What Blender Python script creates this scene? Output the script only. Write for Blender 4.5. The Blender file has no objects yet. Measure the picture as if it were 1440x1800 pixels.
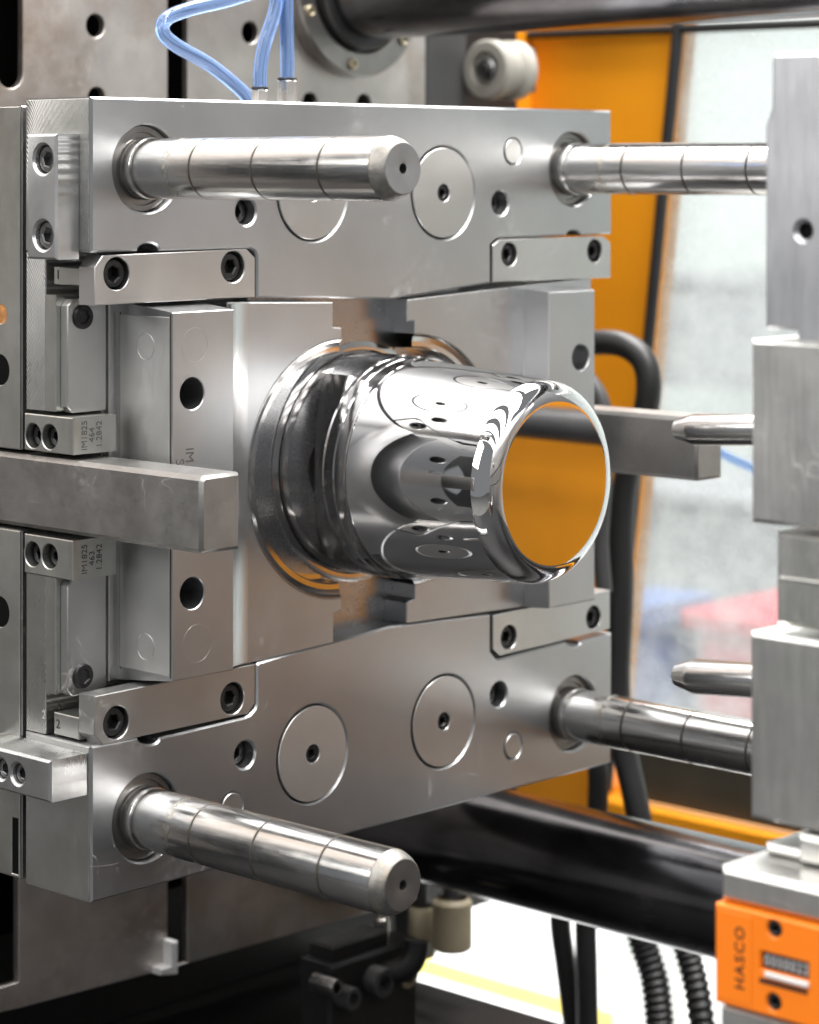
import bpy, bmesh, math, random
from mathutils import Vector, geometry
random.seed(4)
sc = bpy.context.scene
COL = sc.collection
ZB = 1.0                                    # height of the mould's bottom edge above the hall floor

# ------------------------------------------------------------------ camera
F, HZ, YAW = 4479.0, 299.0, math.radians(43.27)
CAM = Vector((1.2142, -1.0049, ZB + 0.4499))
DV = Vector((-math.sin(YAW), math.cos(YAW), 0)); RV = Vector((math.cos(YAW), math.sin(YAW), 0))
cd = bpy.data.cameras.new('camera'); cam = bpy.data.objects.new('camera', cd); COL.objects.link(cam)
cam.location = CAM; cam.rotation_euler = (math.radians(90), 0, YAW)
cd.sensor_fit = 'VERTICAL'; cd.sensor_height = 36; cd.lens = F / 1800 * 36
cd.shift_y = -(900 - HZ) / 1800
cd.clip_start = 0.05; cd.clip_end = 60
cd.dof.use_dof = True; cd.dof.focus_distance = 1.56; cd.dof.aperture_fstop = 8.0
sc.camera = cam

# ------------------------------------------------------------------ light
w = bpy.data.worlds.new('World'); sc.world = w; w.use_nodes = True
w.node_tree.nodes['Background'].inputs[0].default_value = (0.93, 0.96, 1.0, 1)
w.node_tree.nodes['Background'].inputs[1].default_value = 0.26

def area(name, loc, target, sx, sy, power, color=(1, 0.98, 0.95)):
    l = bpy.data.lights.new(name, 'AREA'); l.shape = 'RECTANGLE'; l.size = sx; l.size_y = sy
    l.energy = power; l.color = color
    o = bpy.data.objects.new(name, l); COL.objects.link(o); o.location = loc
    o.rotation_euler = (Vector(target) - Vector(loc)).to_track_quat('-Z', 'Y').to_euler()
    return o
for k_, yy in enumerate((-1.75, -1.05, -0.35, 0.3)):
    area('ceiling_lamp_row', (0.4, yy, 3.3), (0.4, yy, 1.3), 7.0, 0.40, 50)
area('ceiling_lamp_row_rear', (0.4, 0.62, 3.3), (0.4, 0.85, 1.2), 3.6, 0.4, 130)
area('hall_lamp', (-1.4, 2.3, 4.2), (-1.4, 3.0, 0), 4.0, 2.0, 500)
area('side_fill_lamp', (-1.0, -2.7, 2.9), (0.2, 0.0, 1.25), 2.6, 1.6, 95)  # unseen lamp added to brighten the faces on the operator side

sc.render.engine = 'CYCLES'
sc.cycles.use_denoising = True
sc.cycles.max_bounces = 10; sc.cycles.glossy_bounces = 8; sc.cycles.sample_clamp_indirect = 8
sc.view_settings.view_transform = 'Standard'; sc.view_settings.look = 'None'
sc.view_settings.exposure = -0.03; sc.view_settings.gamma = 1

# ------------------------------------------------------------------ measuring helper
def at(px, py, X=None, Y=None, Z=None):
    """photograph pixel -> point on a plane of the machine (X along the machine, Y away from the operator, Z up)"""
    q = DV + RV * ((px - 720) / F) + Vector((0, 0, (HZ - py) / F))
    if X is not None: t = (X - CAM.x) / q.x
    elif Y is not None: t = (Y - CAM.y) / q.y
    else: t = (Z - CAM.z) / q.z
    return CAM + q * t
def fx(pts, X): return [(p.y, p.z) for p in (at(a, b, X=X) for a, b in pts)]     # outline on a plane X = const
def fy(pts, Y): return [(p.x, p.z) for p in (at(a, b, Y=Y) for a, b in pts)]     # outline on a plane Y = const

# ------------------------------------------------------------------ geometry helpers
def sarea(l): return 0.5 * sum(l[i][0] * l[(i + 1) % len(l)][1] - l[(i + 1) % len(l)][0] * l[i][1] for i in range(len(l)))
def ccw(l): return list(l) if sarea(l) > 0 else list(l)[::-1]
def inset(l, b):
    out = []; n = len(l)
    for i in range(n):
        p0, p1, p2 = Vector(l[i - 1]), Vector(l[i]), Vector(l[(i + 1) % n])
        a = (p1 - p0).normalized(); c = (p2 - p1).normalized()
        na, nc = Vector((-a.y, a.x)), Vector((-c.y, c.x))
        m = na + nc
        if m.length < 1e-6: m = na
        m = m.normalized(); k = max(0.35, m.dot(na))
        out.append(tuple(p1 + m * (b / k)))
    return out
def circ(u, v, r, n=40, a0=0.0): return [(u + r * math.cos(a0 + 2 * math.pi * i / n), v + r * math.sin(a0 + 2 * math.pi * i / n)) for i in range(n)]
def rect(u0, v0, u1, v1): return [(u0, v0), (u1, v0), (u1, v1), (u0, v1)]
def prism(outline, w0, w1, plane, holes=(), bevel=0.0006, back=None):
    outer = ccw(outline); loops = [outer] + [ccw(h) for h in holes]
    sg = 1 if w1 > w0 else -1
    tops = [inset(outer, bevel)] + [inset(h, -bevel) for h in loops[1:]] if bevel else loops
    pts, edges = [], []
    for l in loops:
        s = len(pts); pts += [Vector(p) for p in l]; edges += [(s + i, s + (i + 1) % len(l)) for i in range(len(l))]
    vo, eo, fo, ov, oe, of = geometry.delaunay_2d_cdt(pts, edges, [], 1, 1e-9)
    mp = [o[0] for o in ov]
    tri = [[mp[i] for i in f] for f in fo]
    def inside(l, x, y):
        c = False
        for i in range(len(l)):
            (xa, ya), (xb, yb) = l[i - 1], l[i]
            if (ya > y) != (yb > y) and x < (xb - xa) * (y - ya) / (yb - ya) + xa: c = not c
        return c
    tri = [f for f in tri if not any(inside(h, sum(pts[i].x for i in f) / 3, sum(pts[i].y for i in f) / 3) for h in loops[1:])]
    M = {'X': lambda u, v, w: (w, u, v), 'Y': lambda u, v, w: (u, w, v), 'Z': lambda u, v, w: (u, v, w)}[plane]
    V, Fc = [], []
    n = len(pts)
    flat_top = [p for l in tops for p in l]; flat = [p for l in loops for p in l]
    flat_back = flat
    if back is not None:
        bo = ccw(back); assert len(bo) == len(outer); flat_back = list(bo) + flat[len(bo):]
    V += [M(p[0], p[1], w1) for p in flat_top]
    V += [M(p[0], p[1], w1 - sg * bevel) for p in flat]
    V += [M(p[0], p[1], w0) for p in flat_back]
    for t in tri:
        Fc.append(t); Fc.append([2 * n + i for i in reversed(t)])
    s = 0
    for l in loops:
        k = len(l)
        for i in range(k):
            a, b = s + i, s + (i + 1) % k
            if bevel: Fc.append([a, b, n + b, n + a])
            Fc.append([n + a, n + b, 2 * n + b, 2 * n + a])
        s += k
    if not bevel: # top ring unused: collapse on the wall ring
        V[n:2 * n] = V[0:n]
        Fc = [[(i - n if n <= i < 2 * n else i) for i in f] for f in Fc]
    return V, Fc
def box(x0, x1, y0, y1, z0, z1, bevel=0.0006, front='X'):
    if front == 'X': return prism(rect(y0, z0, y1, z1), x0, x1, 'X', bevel=bevel)
    if front == 'Y': return prism(rect(x0, z0, x1, z1), y1, y0, 'Y', bevel=bevel)
    return prism(rect(x0, y0, x1, y1), z0, z1, 'Z', bevel=bevel)
def lathe(profile, c, axis='X', n=64, a0=0.0, a1=2 * math.pi):
    """profile (distance along the axis, radius)"""
    full = abs(a1 - a0 - 2 * math.pi) < 1e-6
    m = n if full else n + 1
    V, Fc = [], []
    for (t, r) in profile:
        for i in range(m):
            a = a0 + (a1 - a0) * i / n; p, q = r * math.cos(a), r * math.sin(a)
            V.append({'X': (c[0] + t, c[1] + p, c[2] + q), 'Y': (c[0] + p, c[1] + t, c[2] + q), 'Z': (c[0] + p, c[1] + q, c[2] + t)}[axis])
    for j in range(len(profile) - 1):
        for i in range(n):
            k = (i + 1) % m
            Fc.append([j * m + i, j * m + k, (j + 1) * m + k, (j + 1) * m + i])
    if full and len(profile) == 2:
        if profile[0][1] > 1e-6: Fc.append(list(range(m))[::-1])
        if profile[-1][1] > 1e-6: Fc.append([(len(profile) - 1) * m + i for i in range(m)])
    return V, Fc
def smooth_path(pts, n=10):
    P = [Vector(p) for p in pts]; P = [P[0] * 2 - P[1]] + P + [P[-1] * 2 - P[-2]]; out = []
    for i in range(1, len(P) - 2):
        for k in range(n):
            t = k / n; a, b, c, d = P[i - 1], P[i], P[i + 1], P[i + 2]
            out.append(0.5 * ((2 * b) + (c - a) * t + (2 * a - 5 * b + 4 * c - d) * t * t + (3 * b - a - 3 * c + d) * t ** 3))
    out.append(P[-2]); return out
def tube(pts, r, n=20, sm=10, rfun=None):
    P = smooth_path(pts, sm) if sm else [Vector(p) for p in pts]
    V, Fc = [], []; up = None
    for i, p in enumerate(P):
        t = (P[min(i + 1, len(P) - 1)] - P[max(i - 1, 0)]).normalized()
        if up is None:
            up = t.orthogonal().normalized()
        up = (up - t * up.dot(t)).normalized(); s = t.cross(up)
        rr = rfun(i) if rfun else r
        for k in range(n):
            a = 2 * math.pi * k / n; V.append(tuple(p + (up * math.cos(a) + s * math.sin(a)) * rr))
    for i in range(len(P) - 1):
        for k in range(n):
            b = (k + 1) % n; Fc.append([i * n + k, i * n + b, (i + 1) * n + b, (i + 1) * n + k])
    Fc.append(list(range(n))[::-1]); Fc.append([(len(P) - 1) * n + k for k in range(n)])
    return V, Fc
def join(*gs):
    V, Fc = [], []
    for v, f in gs:
        s = len(V); V += list(v); Fc += [[i + s for i in q] for q in f]
    return V, Fc

def mesh_from(name, geo, mat, angle=32):
    V, Fc = geo
    c = Vector((0, 0, 0)); lo = Vector([min(v[i] for v in V) for i in range(3)]); hi = Vector([max(v[i] for v in V) for i in range(3)])
    c = (lo + hi) / 2
    me = bpy.data.meshes.new(name); me.from_pydata([tuple(Vector(v) - c) for v in V], [], Fc); me.validate()
    bm = bmesh.new(); bm.from_mesh(me); bmesh.ops.recalc_face_normals(bm, faces=bm.faces)
    lim = math.radians(angle)
    for f in bm.faces: f.smooth = True
    for e in bm.edges: e.smooth = len(e.link_faces) == 2 and e.calc_face_angle(0) < lim
    bm.to_mesh(me); bm.free()
    me.materials.append(MAT[mat] if isinstance(mat, str) else mat)
    return me, c
def world_loc(o):
    p = Vector(o.location)
    while o.parent: o = o.parent; p += o.location
    return p
def props(o, label=None, cat=None, group=None, kind=None):
    for k, v in (('label', label), ('category', cat), ('group', group), ('kind', kind)):
        if v: o[k] = v
    return o
def link(name, me, loc, parent=None):
    o = bpy.data.objects.new(name, me); COL.objects.link(o)
    if parent: o.parent = parent; o.location = Vector(loc) - world_loc(parent)
    else: o.location = loc
    return o
def part(name, geo, mat, parent=None, angle=32, label=None):
    me, c = mesh_from(name, geo, mat, angle); o = link(name, me, c, parent)
    if label: o['label'] = label
    return o
def thing(name, label, cat, loc, group=None):
    o = bpy.data.objects.new(name, None); COL.objects.link(o); o.location = loc; o.empty_display_size = 0.02
    return props(o, label, cat, group)
def single(name, geo, mat, label, cat, group=None, angle=32):
    return props(part(name, geo, mat, None, angle), label, cat, group)
def struct(name, geo, mat): return props(part(name, geo, mat), kind='structure')

def lettering(txt, loc, xdir, ydir, size, mat, parent, name='lettering', sx=1.0, space=1.0, bold=0.0, line=1.0):
    cu = bpy.data.curves.new(name, 'FONT'); cu.body = txt; cu.size = size; cu.align_x = 'CENTER'; cu.align_y = 'CENTER'
    cu.extrude = 0.00012; cu.space_character = space; cu.space_line = line; cu.offset = bold; cu.resolution_u = 4
    t = bpy.data.objects.new('t', cu); COL.objects.link(t)
    dg = bpy.context.evaluated_depsgraph_get(); me = bpy.data.meshes.new_from_object(t.evaluated_get(dg))
    bpy.data.objects.remove(t); bpy.data.curves.remove(cu)
    xd, yd = Vector(xdir), Vector(ydir); nd = xd.cross(yd)
    for v in me.vertices:
        p = v.co.copy(); v.co = xd * p.x * sx + yd * p.y + nd * p.z
    me.name = name; me.materials.clear(); me.materials.append(MAT[mat])
    return link(name, me, loc, parent)

# ------------------------------------------------------------------ materials
MAT = {}
def nt(name):
    m = bpy.data.materials.new(name); m.use_nodes = True; t = m.node_tree; MAT[name] = m
    return m, t, t.nodes['Principled BSDF']
def N(t, typ, **k):
    n = t.nodes.new(typ)
    for a, b in k.items():
        if a in n.inputs: n.inputs[a].default_value = b
        else: setattr(n, a, b)
    return n
def mathn(t, op, a, b=None):
    n = t.nodes.new('ShaderNodeMath'); n.operation = op
    for i, v in enumerate((a, b)):
        if v is None: continue
        if isinstance(v, (int, float)): n.inputs[i].default_value = v
        else: t.links.new(v, n.inputs[i])
    return n.outputs[0]
def coords(t, scale=(1, 1, 1)):
    tc = N(t, 'ShaderNodeTexCoord'); oi = N(t, 'ShaderNodeObjectInfo')
    ad = N(t, 'ShaderNodeVectorMath', operation='ADD'); t.links.new(tc.outputs['Object'], ad.inputs[0])
    sc_ = N(t, 'ShaderNodeVectorMath', operation='SCALE'); sc_.inputs[0].default_value = (3.1, 5.7, 2.3); t.links.new(oi.outputs['Random'], sc_.inputs['Scale'])
    t.links.new(sc_.outputs[0], ad.inputs[1])
    return ad.outputs[0]
def noise(t, vec, scale, detail=4, stretch=None, rough=0.55):
    if stretch:
        mp = N(t, 'ShaderNodeMapping'); mp.inputs['Scale'].default_value = stretch; t.links.new(vec, mp.inputs[0]); vec = mp.outputs[0]
    n = N(t, 'ShaderNodeTexNoise'); n.inputs['Scale'].default_value = scale; n.inputs['Detail'].default_value = detail; n.inputs['Roughness'].default_value = rough
    t.links.new(vec, n.inputs['Vector']); return n.outputs['Fac']
def ramp(t, fac, stops):
    r = N(t, 'ShaderNodeValToRGB'); t.links.new(fac, r.inputs[0]); e = r.color_ramp.elements
    while len(e) < len(stops): e.new(0.5)
    for i, (p, c) in enumerate(stops): e[i].position = p; e[i].color = (*c, 1) if len(c) == 3 else c
    return r.outputs[0]
def steel(name, col, rough, streak=(1, 60, 60), bump=0.06, blotch=14, var=0.12, tint=None, stain=0.0, metallic=1.0, rvar=0.16, scratch=0.0):
    m, t, p = nt(name); v = coords(t)
    big = noise(t, v, blotch, 6, rough=0.62); fine = noise(t, v, 14, 5, streak); grit = noise(t, v, 900, 2)
    lo = tuple(c * (1 - var) for c in col); hi = tuple(min(1, c * (1 + var)) for c in col)
    base = ramp(t, big, [(0.3, lo), (0.7, hi)])
    if tint or stain:
        mask = ramp(t, noise(t, v, blotch * 0.55, 7, rough=0.7), [(0.52, (0, 0, 0)), (0.72, (1, 1, 1))])
        mx = N(t, 'ShaderNodeMix', data_type='RGBA'); t.links.new(mathn(t, 'MULTIPLY', mask, stain or 0.5), mx.inputs['Factor'])
        t.links.new(base, mx.inputs['A']); mx.inputs['B'].default_value = (*(tint or (0.5, 0.45, 0.38)), 1); base = mx.outputs['Result']
    t.links.new(base, p.inputs['Base Color']); p.inputs['Metallic'].default_value = metallic
    r = mathn(t, 'ADD', rough, mathn(t, 'MULTIPLY', mathn(t, 'SUBTRACT', big, 0.5), rvar))
    r = mathn(t, 'ADD', r, mathn(t, 'MULTIPLY', mathn(t, 'SUBTRACT', fine, 0.5), rvar * 0.8))
    r = mathn(t, 'MAXIMUM', r, 0.03)
    t.links.new(r, p.inputs['Roughness'])
    h = mathn(t, 'ADD', fine, mathn(t, 'MULTIPLY', grit, 0.35))
    if scratch:
        sv = noise(t, v, 9, 2, (1, 25, 3)); s2 = ramp(t, sv, [(0.495, (0, 0, 0)), (0.5, (1, 1, 1)), (0.505, (0, 0, 0))])
        h = mathn(t, 'ADD', h, mathn(t, 'MULTIPLY', s2, scratch))
    b = N(t, 'ShaderNodeBump', Strength=bump, Distance=0.0004); t.links.new(h, b.inputs['Height']); t.links.new(b.outputs[0], p.inputs['Normal'])
    return m
steel('ground_steel', (0.535, 0.54, 0.55), 0.36, (60, 20, 60), 0.003, 9, 0.07, (0.52, 0.49, 0.45), 0.35, rvar=0.12)
steel('ground_steel_slide', (0.54, 0.545, 0.555), 0.35, (60, 60, 20), 0.003, 9, 0.07, rvar=0.10)
steel('gib_steel', (0.62, 0.615, 0.605), 0.36, (60, 20, 60), 0.004, 12, 0.06, rvar=0.1)
steel('plug_lit', (0.74, 0.735, 0.73), 0.42, (60, 60, 60), 0.012, 12, 0.06, rvar=0.1)
steel('oiled_steel', (0.57, 0.575, 0.55), 0.36, (40, 40, 3), 0.05, 16, 0.16, (0.42, 0.43, 0.35), 0.45)
steel('aged_steel', (0.37, 0.36, 0.35), 0.42, (20, 50, 60), 0.06, 30, 0.14, (0.36, 0.30, 0.26), 0.35)
steel('block_steel', (0.60, 0.60, 0.60), 0.30, (3, 60, 30), 0.12, 18, 0.10)
steel('wear_plate', (0.68, 0.68, 0.67), 0.45, (30, 30, 4), 0.02, 20, 0.06)
steel('fixed_steel', (0.58, 0.575, 0.56), 0.36, (30, 40, 2), 0.05, 12, 0.14, (0.50, 0.52, 0.45), 0.5, rvar=0.2)
steel('fixed_steel_blue', (0.60, 0.605, 0.63), 0.36, (30, 40, 3), 0.04, 9, 0.09, (0.56, 0.55, 0.55), 0.4)
steel('pin_steel', (0.82, 0.81, 0.80), 0.15, (1.5, 130, 130), 0.12, 30, 0.06, rvar=0.14)
steel('pin_chamfer', (0.27, 0.26, 0.245), 0.55, (60, 60, 60), 0.5, 180, 0.25, (0.48, 0.40, 0.28), 0.7)
steel('pin_face', (0.36, 0.355, 0.35), 0.42, (40, 40, 40), 0.05, 60, 0.08)
steel('tie_bar_steel', (0.21, 0.21, 0.225), 0.20, (1, 90, 90), 0.10, 9, 0.35, (0.10, 0.10, 0.11), 0.6, rvar=0.3)
steel('iron_platen', (0.56, 0.525, 0.50), 0.46, (30, 5, 5), 0.08, 8, 0.28, (0.33, 0.22, 0.15), 0.8)
steel('collar_steel', (0.30, 0.29, 0.28), 0.35, (60, 60, 60), 0.03, 40, 0.12)
steel('lapped_steel', (0.46, 0.465, 0.475), 0.27, (60, 60, 60), 0.0, 14, 0.06, rvar=0.08)
steel('pin_face_bright', (0.58, 0.58, 0.58), 0.33, (60, 60, 4), 0.02, 14, 0.08)
steel('shoulder_steel', (0.62, 0.61, 0.60), 0.2, (2, 60, 60), 0.03, 40, 0.12)
steel('polished', (0.66, 0.655, 0.65), 0.15, (60, 60, 60), 0.0, 20, 0.03, rvar=0.04)
steel('nickel', (0.74, 0.71, 0.66), 0.24, (60, 60, 3), 0.03, 40, 0.1)
steel('brass', (0.50, 0.44, 0.33), 0.40, (60, 60, 3), 0.05, 40, 0.12)
steel('black_oxide', (0.045, 0.045, 0.047), 0.36, (60, 60, 60), 0.08, 160, 0.3, metallic=0.75)
steel('grey_screw', (0.26, 0.26, 0.265), 0.3, (60, 60, 60), 0.10, 160, 0.2)
def plain(name, col, rough, metallic=0.0, blotch=20, var=0.12, bump=0.0, coat=0.0):
    m, t, p = nt(name); v = coords(t); big = noise(t, v, blotch, 5)
    t.links.new(ramp(t, big, [(0.3, tuple(c * (1 - var) for c in col)), (0.7, tuple(min(1, c * (1 + var)) for c in col))]), p.inputs['Base Color'])
    p.inputs['Metallic'].default_value = metallic; p.inputs['Coat Weight'].default_value = coat
    t.links.new(mathn(t, 'ADD', rough - 0.06, mathn(t, 'MULTIPLY', big, 0.12)), p.inputs['Roughness'])
    if bump:
        b = N(t, 'ShaderNodeBump', Strength=bump, Distance=0.0006); t.links.new(noise(t, v, 500, 3), b.inputs['Height']); t.links.new(b.outputs[0], p.inputs['Normal'])
    return m
plain('orange_paint', (0.90, 0.34, 0.010), 0.42, blotch=5, var=0.08, bump=0.05)
plain('counter_orange', (0.95, 0.22, 0.008), 0.38, blotch=8, var=0.04)
plain('rubber_black', (0.018, 0.018, 0.019), 0.42, bump=0.1)
plain('recess_shade', (0.003, 0.003, 0.003), 0.8); MAT['recess_shade'].node_tree.nodes['Principled BSDF'].inputs['Specular IOR Level'].default_value = 0.1  # near-black colour stands in for deep shade inside holes and slots
plain('dark_paint', (0.05, 0.05, 0.052), 0.5)
plain('bed_black', (0.010, 0.010, 0.011), 0.55, bump=0.3)
plain('nylon', (0.32, 0.305, 0.27), 0.5)
plain('tan_plastic', (0.34, 0.29, 0.20), 0.5)
plain('ink', (0.04, 0.04, 0.04), 0.5)
plain('stamp', (0.13, 0.125, 0.12), 0.5, 0.5)
plain('stamp_light', (0.85, 0.85, 0.84), 0.35, 0.6)
plain('counter_ink', (0.055, 0.02, 0.01), 0.5)
plain('white_plastic', (0.80, 0.80, 0.80), 0.4)
plain('digit_grey', (0.55, 0.57, 0.58), 0.5)
plain('floor_white', (0.78, 0.80, 0.80), 0.5, blotch=1, var=0.04)
plain('concrete', (0.16, 0.16, 0.155), 0.6, blotch=3, var=0.2)
plain('yellow_paint', (0.70, 0.58, 0.12), 0.5)
plain('wall_paint', (0.74, 0.78, 0.77), 0.7, blotch=0.6, var=0.08)
plain('red_plastic', (0.62, 0.02, 0.05), 0.4)
plain('blue_plastic', (0.08, 0.15, 0.42), 0.4)
plain('grey_machine', (0.30, 0.30, 0.32), 0.5)
plain('rust', (0.45, 0.20, 0.06), 0.7, blotch=200, var=0.5)
plain('copper_glow', (0.55, 0.24, 0.08), 0.45)
# rubbed speckles and stray scratches on the ground faces
for nm_, amt in (('ground_steel', 0.6), ('ground_steel_slide', 0.4), ('gib_steel', 0.5), ('wear_plate', 0.45), ('fixed_steel', 0.5), ('aged_steel', 0.5), ('iron_platen', 0.5)):
    t = MAT[nm_].node_tree; p = t.nodes['Principled BSDF']; v = coords(t)
    area_m = ramp(t, noise(t, v, 7, 3), [(0.54, (0, 0, 0)), (0.68, (1, 1, 1))])
    spk = ramp(t, noise(t, v, 170, 6, rough=0.7), [(0.52, (0, 0, 0)), (0.66, (1, 1, 1))])
    sp = mathn(t, 'MULTIPLY', area_m, spk)
    sc1 = ramp(t, noise(t, v, 7, 1.5, (3, 1, 5)), [(0.4985, (0, 0, 0)), (0.5, (1, 1, 1)), (0.5015, (0, 0, 0))])
    sc2 = ramp(t, noise(t, v, 11, 1.5, (3, 6, 1)), [(0.4988, (0, 0, 0)), (0.5, (1, 1, 1)), (0.5012, (0, 0, 0))])
    brk = ramp(t, noise(t, v, 22, 3), [(0.55, (0, 0, 0)), (0.62, (1, 1, 1))])
    k = mathn(t, 'MAXIMUM', mathn(t, 'MULTIPLY', sp, 0.8), mathn(t, 'MULTIPLY', mathn(t, 'MAXIMUM', sc1, sc2), mathn(t, 'MULTIPLY', brk, 0.7)))
    k = mathn(t, 'MULTIPLY', k, amt)
    mx = N(t, 'ShaderNodeMix', data_type='RGBA'); t.links.new(k, mx.inputs['Factor']); src = p.inputs['Base Color'].links[0].from_socket
    t.links.new(src, mx.inputs['A']); mx.inputs['B'].default_value = (0.62, 0.60, 0.56, 1); t.links.new(mx.outputs['Result'], p.inputs['Base Color'])
    rs = p.inputs['Roughness'].links[0].from_socket; t.links.new(mathn(t, 'ADD', rs, mathn(t, 'MULTIPLY', k, 0.22)), p.inputs['Roughness']); t.links.new(mathn(t, 'SUBTRACT', 1.0, mathn(t, 'MULTIPLY', k, 0.8)), p.inputs['Metallic'])
# dried oil on the guide pins: one ragged band near the base and thin smears along the shaft
t = MAT['pin_steel'].node_tree; p = t.nodes['Principled BSDF']; tc = N(t, 'ShaderNodeTexCoord'); sx_ = N(t, 'ShaderNodeSeparateXYZ'); t.links.new(tc.outputs['Object'], sx_.inputs[0])
v = coords(t); wob = mathn(t, 'MULTIPLY', mathn(t, 'SUBTRACT', noise(t, v, 160, 4), 0.5), 0.012)
dx_ = mathn(t, 'ABSOLUTE', mathn(t, 'ADD', mathn(t, 'SUBTRACT', sx_.outputs['X'], -0.0700), wob))
band = mathn(t, 'MULTIPLY', ramp(t, dx_, [(0.0012, (1, 1, 1)), (0.0032, (0, 0, 0))]), ramp(t, noise(t, v, 220, 3), [(0.38, (0, 0, 0)), (0.55, (1, 1, 1))]))
smear = ramp(t, noise(t, v, 5, 6, (5, 60, 60), 0.7), [(0.50, (0, 0, 0)), (0.66, (1, 1, 1))])
msk = mathn(t, 'MAXIMUM', mathn(t, 'MULTIPLY', band, 0.85), mathn(t, 'MULTIPLY', smear, 0.35))
mx = N(t, 'ShaderNodeMix', data_type='RGBA'); t.links.new(msk, mx.inputs['Factor']); src = p.inputs['Base Color'].links[0].from_socket
t.links.new(src, mx.inputs['A']); mx.inputs['B'].default_value = (0.52, 0.47, 0.36, 1); t.links.new(mx.outputs['Result'], p.inputs['Base Color'])
rs = p.inputs['Roughness'].links[0].from_socket; t.links.new(mathn(t, 'ADD', rs, mathn(t, 'MULTIPLY', msk, 0.3)), p.inputs['Roughness'])
plain('groove_oil', (0.040, 0.033, 0.024), 0.5, 0.0, blotch=250, var=0.5)
plain('kick', (0.06, 0.055, 0.042), 0.4)
plain('dark_panel', (0.16, 0.165, 0.17), 0.5)
plain('rail_grey', (0.07, 0.07, 0.072), 0.3)
# mirror polish of the core
m, t, p = nt('mirror_polish'); v = coords(t)
p.inputs['Base Color'].default_value = (0.80, 0.79, 0.79, 1); p.inputs['Metallic'].default_value = 1
t.links.new(mathn(t, 'ADD', 0.008, mathn(t, 'MULTIPLY', noise(t, v, 25, 4), 0.02)), p.inputs['Roughness'])
m, t, p = nt('dimmed_polish'); v = coords(t)
p.inputs['Base Color'].default_value = (0.50, 0.49, 0.49, 1); p.inputs['Metallic'].default_value = 1  # base colour darkened to stand in for a dark reflection
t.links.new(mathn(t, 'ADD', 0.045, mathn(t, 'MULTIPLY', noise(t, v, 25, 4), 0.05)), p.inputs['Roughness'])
# blue pneumatic tube
m, t, p = nt('blue_tube')
p.inputs['Base Color'].default_value = (0.36, 0.54, 0.90, 1); p.inputs['Roughness'].default_value = 0.06; p.inputs['Transmission Weight'].default_value = 0.82; p.inputs['IOR'].default_value = 1.35
# scratched, milky polycarbonate
m, t, p = nt('milky_pane'); v = coords(t)
tr = N(t, 'ShaderNodeBsdfTransparent'); tl = N(t, 'ShaderNodeBsdfTranslucent'); gl = N(t, 'ShaderNodeBsdfDiffuse')
tl.inputs[0].default_value = (0.64, 0.66, 0.66, 1); gl.inputs[0].default_value = (0.55, 0.57, 0.57, 1); tr.inputs[0].default_value = (0.75, 0.775, 0.775, 1)
dirt = ramp(t, noise(t, v, 7, 9, rough=0.72), [(0.36, (0.08,) * 3), (0.70, (0.50,) * 3)])
m1 = N(t, 'ShaderNodeMixShader'); t.links.new(dirt, m1.inputs[0]); t.links.new(tr.outputs[0], m1.inputs[1]); t.links.new(tl.outputs[0], m1.inputs[2])
m2 = N(t, 'ShaderNodeMixShader', Fac=0.07); t.links.new(m1.outputs[0], m2.inputs[1]); t.links.new(gl.outputs[0], m2.inputs[2])
t.links.new(m2.outputs[0], t.nodes['Material Output'].inputs['Surface'])
# face-milled steel: arcs left by the cutter
def milled(name, col, rough, scale, tint=None):
    steel(name, col, rough, (40, 40, 3), 0.05, 16, 0.14, tint, 0.3 if tint else 0)
    t = MAT[name].node_tree; p = t.nodes['Principled BSDF']; tc = N(t, 'ShaderNodeTexCoord')
    mp = N(t, 'ShaderNodeMapping'); mp.inputs['Scale'].default_value = (14, 0.2, 5); mp.inputs['Location'].default_value = (0.5, 0, 0.1); t.links.new(tc.outputs['Object'], mp.inputs[0])
    wv = N(t, 'ShaderNodeTexWave', wave_type='RINGS', rings_direction='Y'); wv.inputs['Scale'].default_value = scale; wv.inputs['Distortion'].default_value = 0.6; wv.inputs['Detail'].default_value = 2
    t.links.new(mp.outputs[0], wv.inputs['Vector'])
    b = N(t, 'ShaderNodeBump', Strength=0.5, Distance=0.0004); t.links.new(wv.outputs['Fac'], b.inputs['Height'])
    old = p.inputs['Normal'].links[0].from_node; t.links.new(b.outputs[0], old.inputs['Normal'])
milled('milled_steel', (0.58, 0.575, 0.56), 0.30, 22, (0.44, 0.44, 0.37))
milled('milled_block', (0.62, 0.62, 0.62), 0.30, 40)

# ------------------------------------------------------------------ shared small meshes
CACHE = {}
def hexl(r, a0=0.3): return circ(0, 0, r, 6, a0)
def bolt_mesh(r, h, plane, sgn, mat):
    """socket-head cap screw, its top at the origin, facing sgn along the plane's axis"""
    k = (round(r, 5), round(h, 5), plane, sgn, mat)
    if k not in CACHE:
        s = r * 0.56; dp = min(h * 0.6, r * 0.8)
        g = join(prism(circ(0, 0, r, 32), -sgn * dp, 0, plane, [hexl(s)], bevel=r * 0.09), prism(circ(0, 0, r, 32), -sgn * h, -sgn * (dp + 0.00003), plane, bevel=0))
        me, c = mesh_from('bolt', g, mat, 25)
        for v in me.vertices: v.co += c
        CACHE[k] = me
    return CACHE[k]
def bolt(parent, loc, r, h=0.012, plane='X', sgn=1, mat='black_oxide', name='bolt'):
    o = link(name, bolt_mesh(r, h, plane, sgn, mat), loc, parent)
    a = random.uniform(0, math.pi); o.rotation_euler = (a, 0, 0) if plane == 'X' else (0, a, 0)      # no two screws stop at the same angle
    return o

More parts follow.
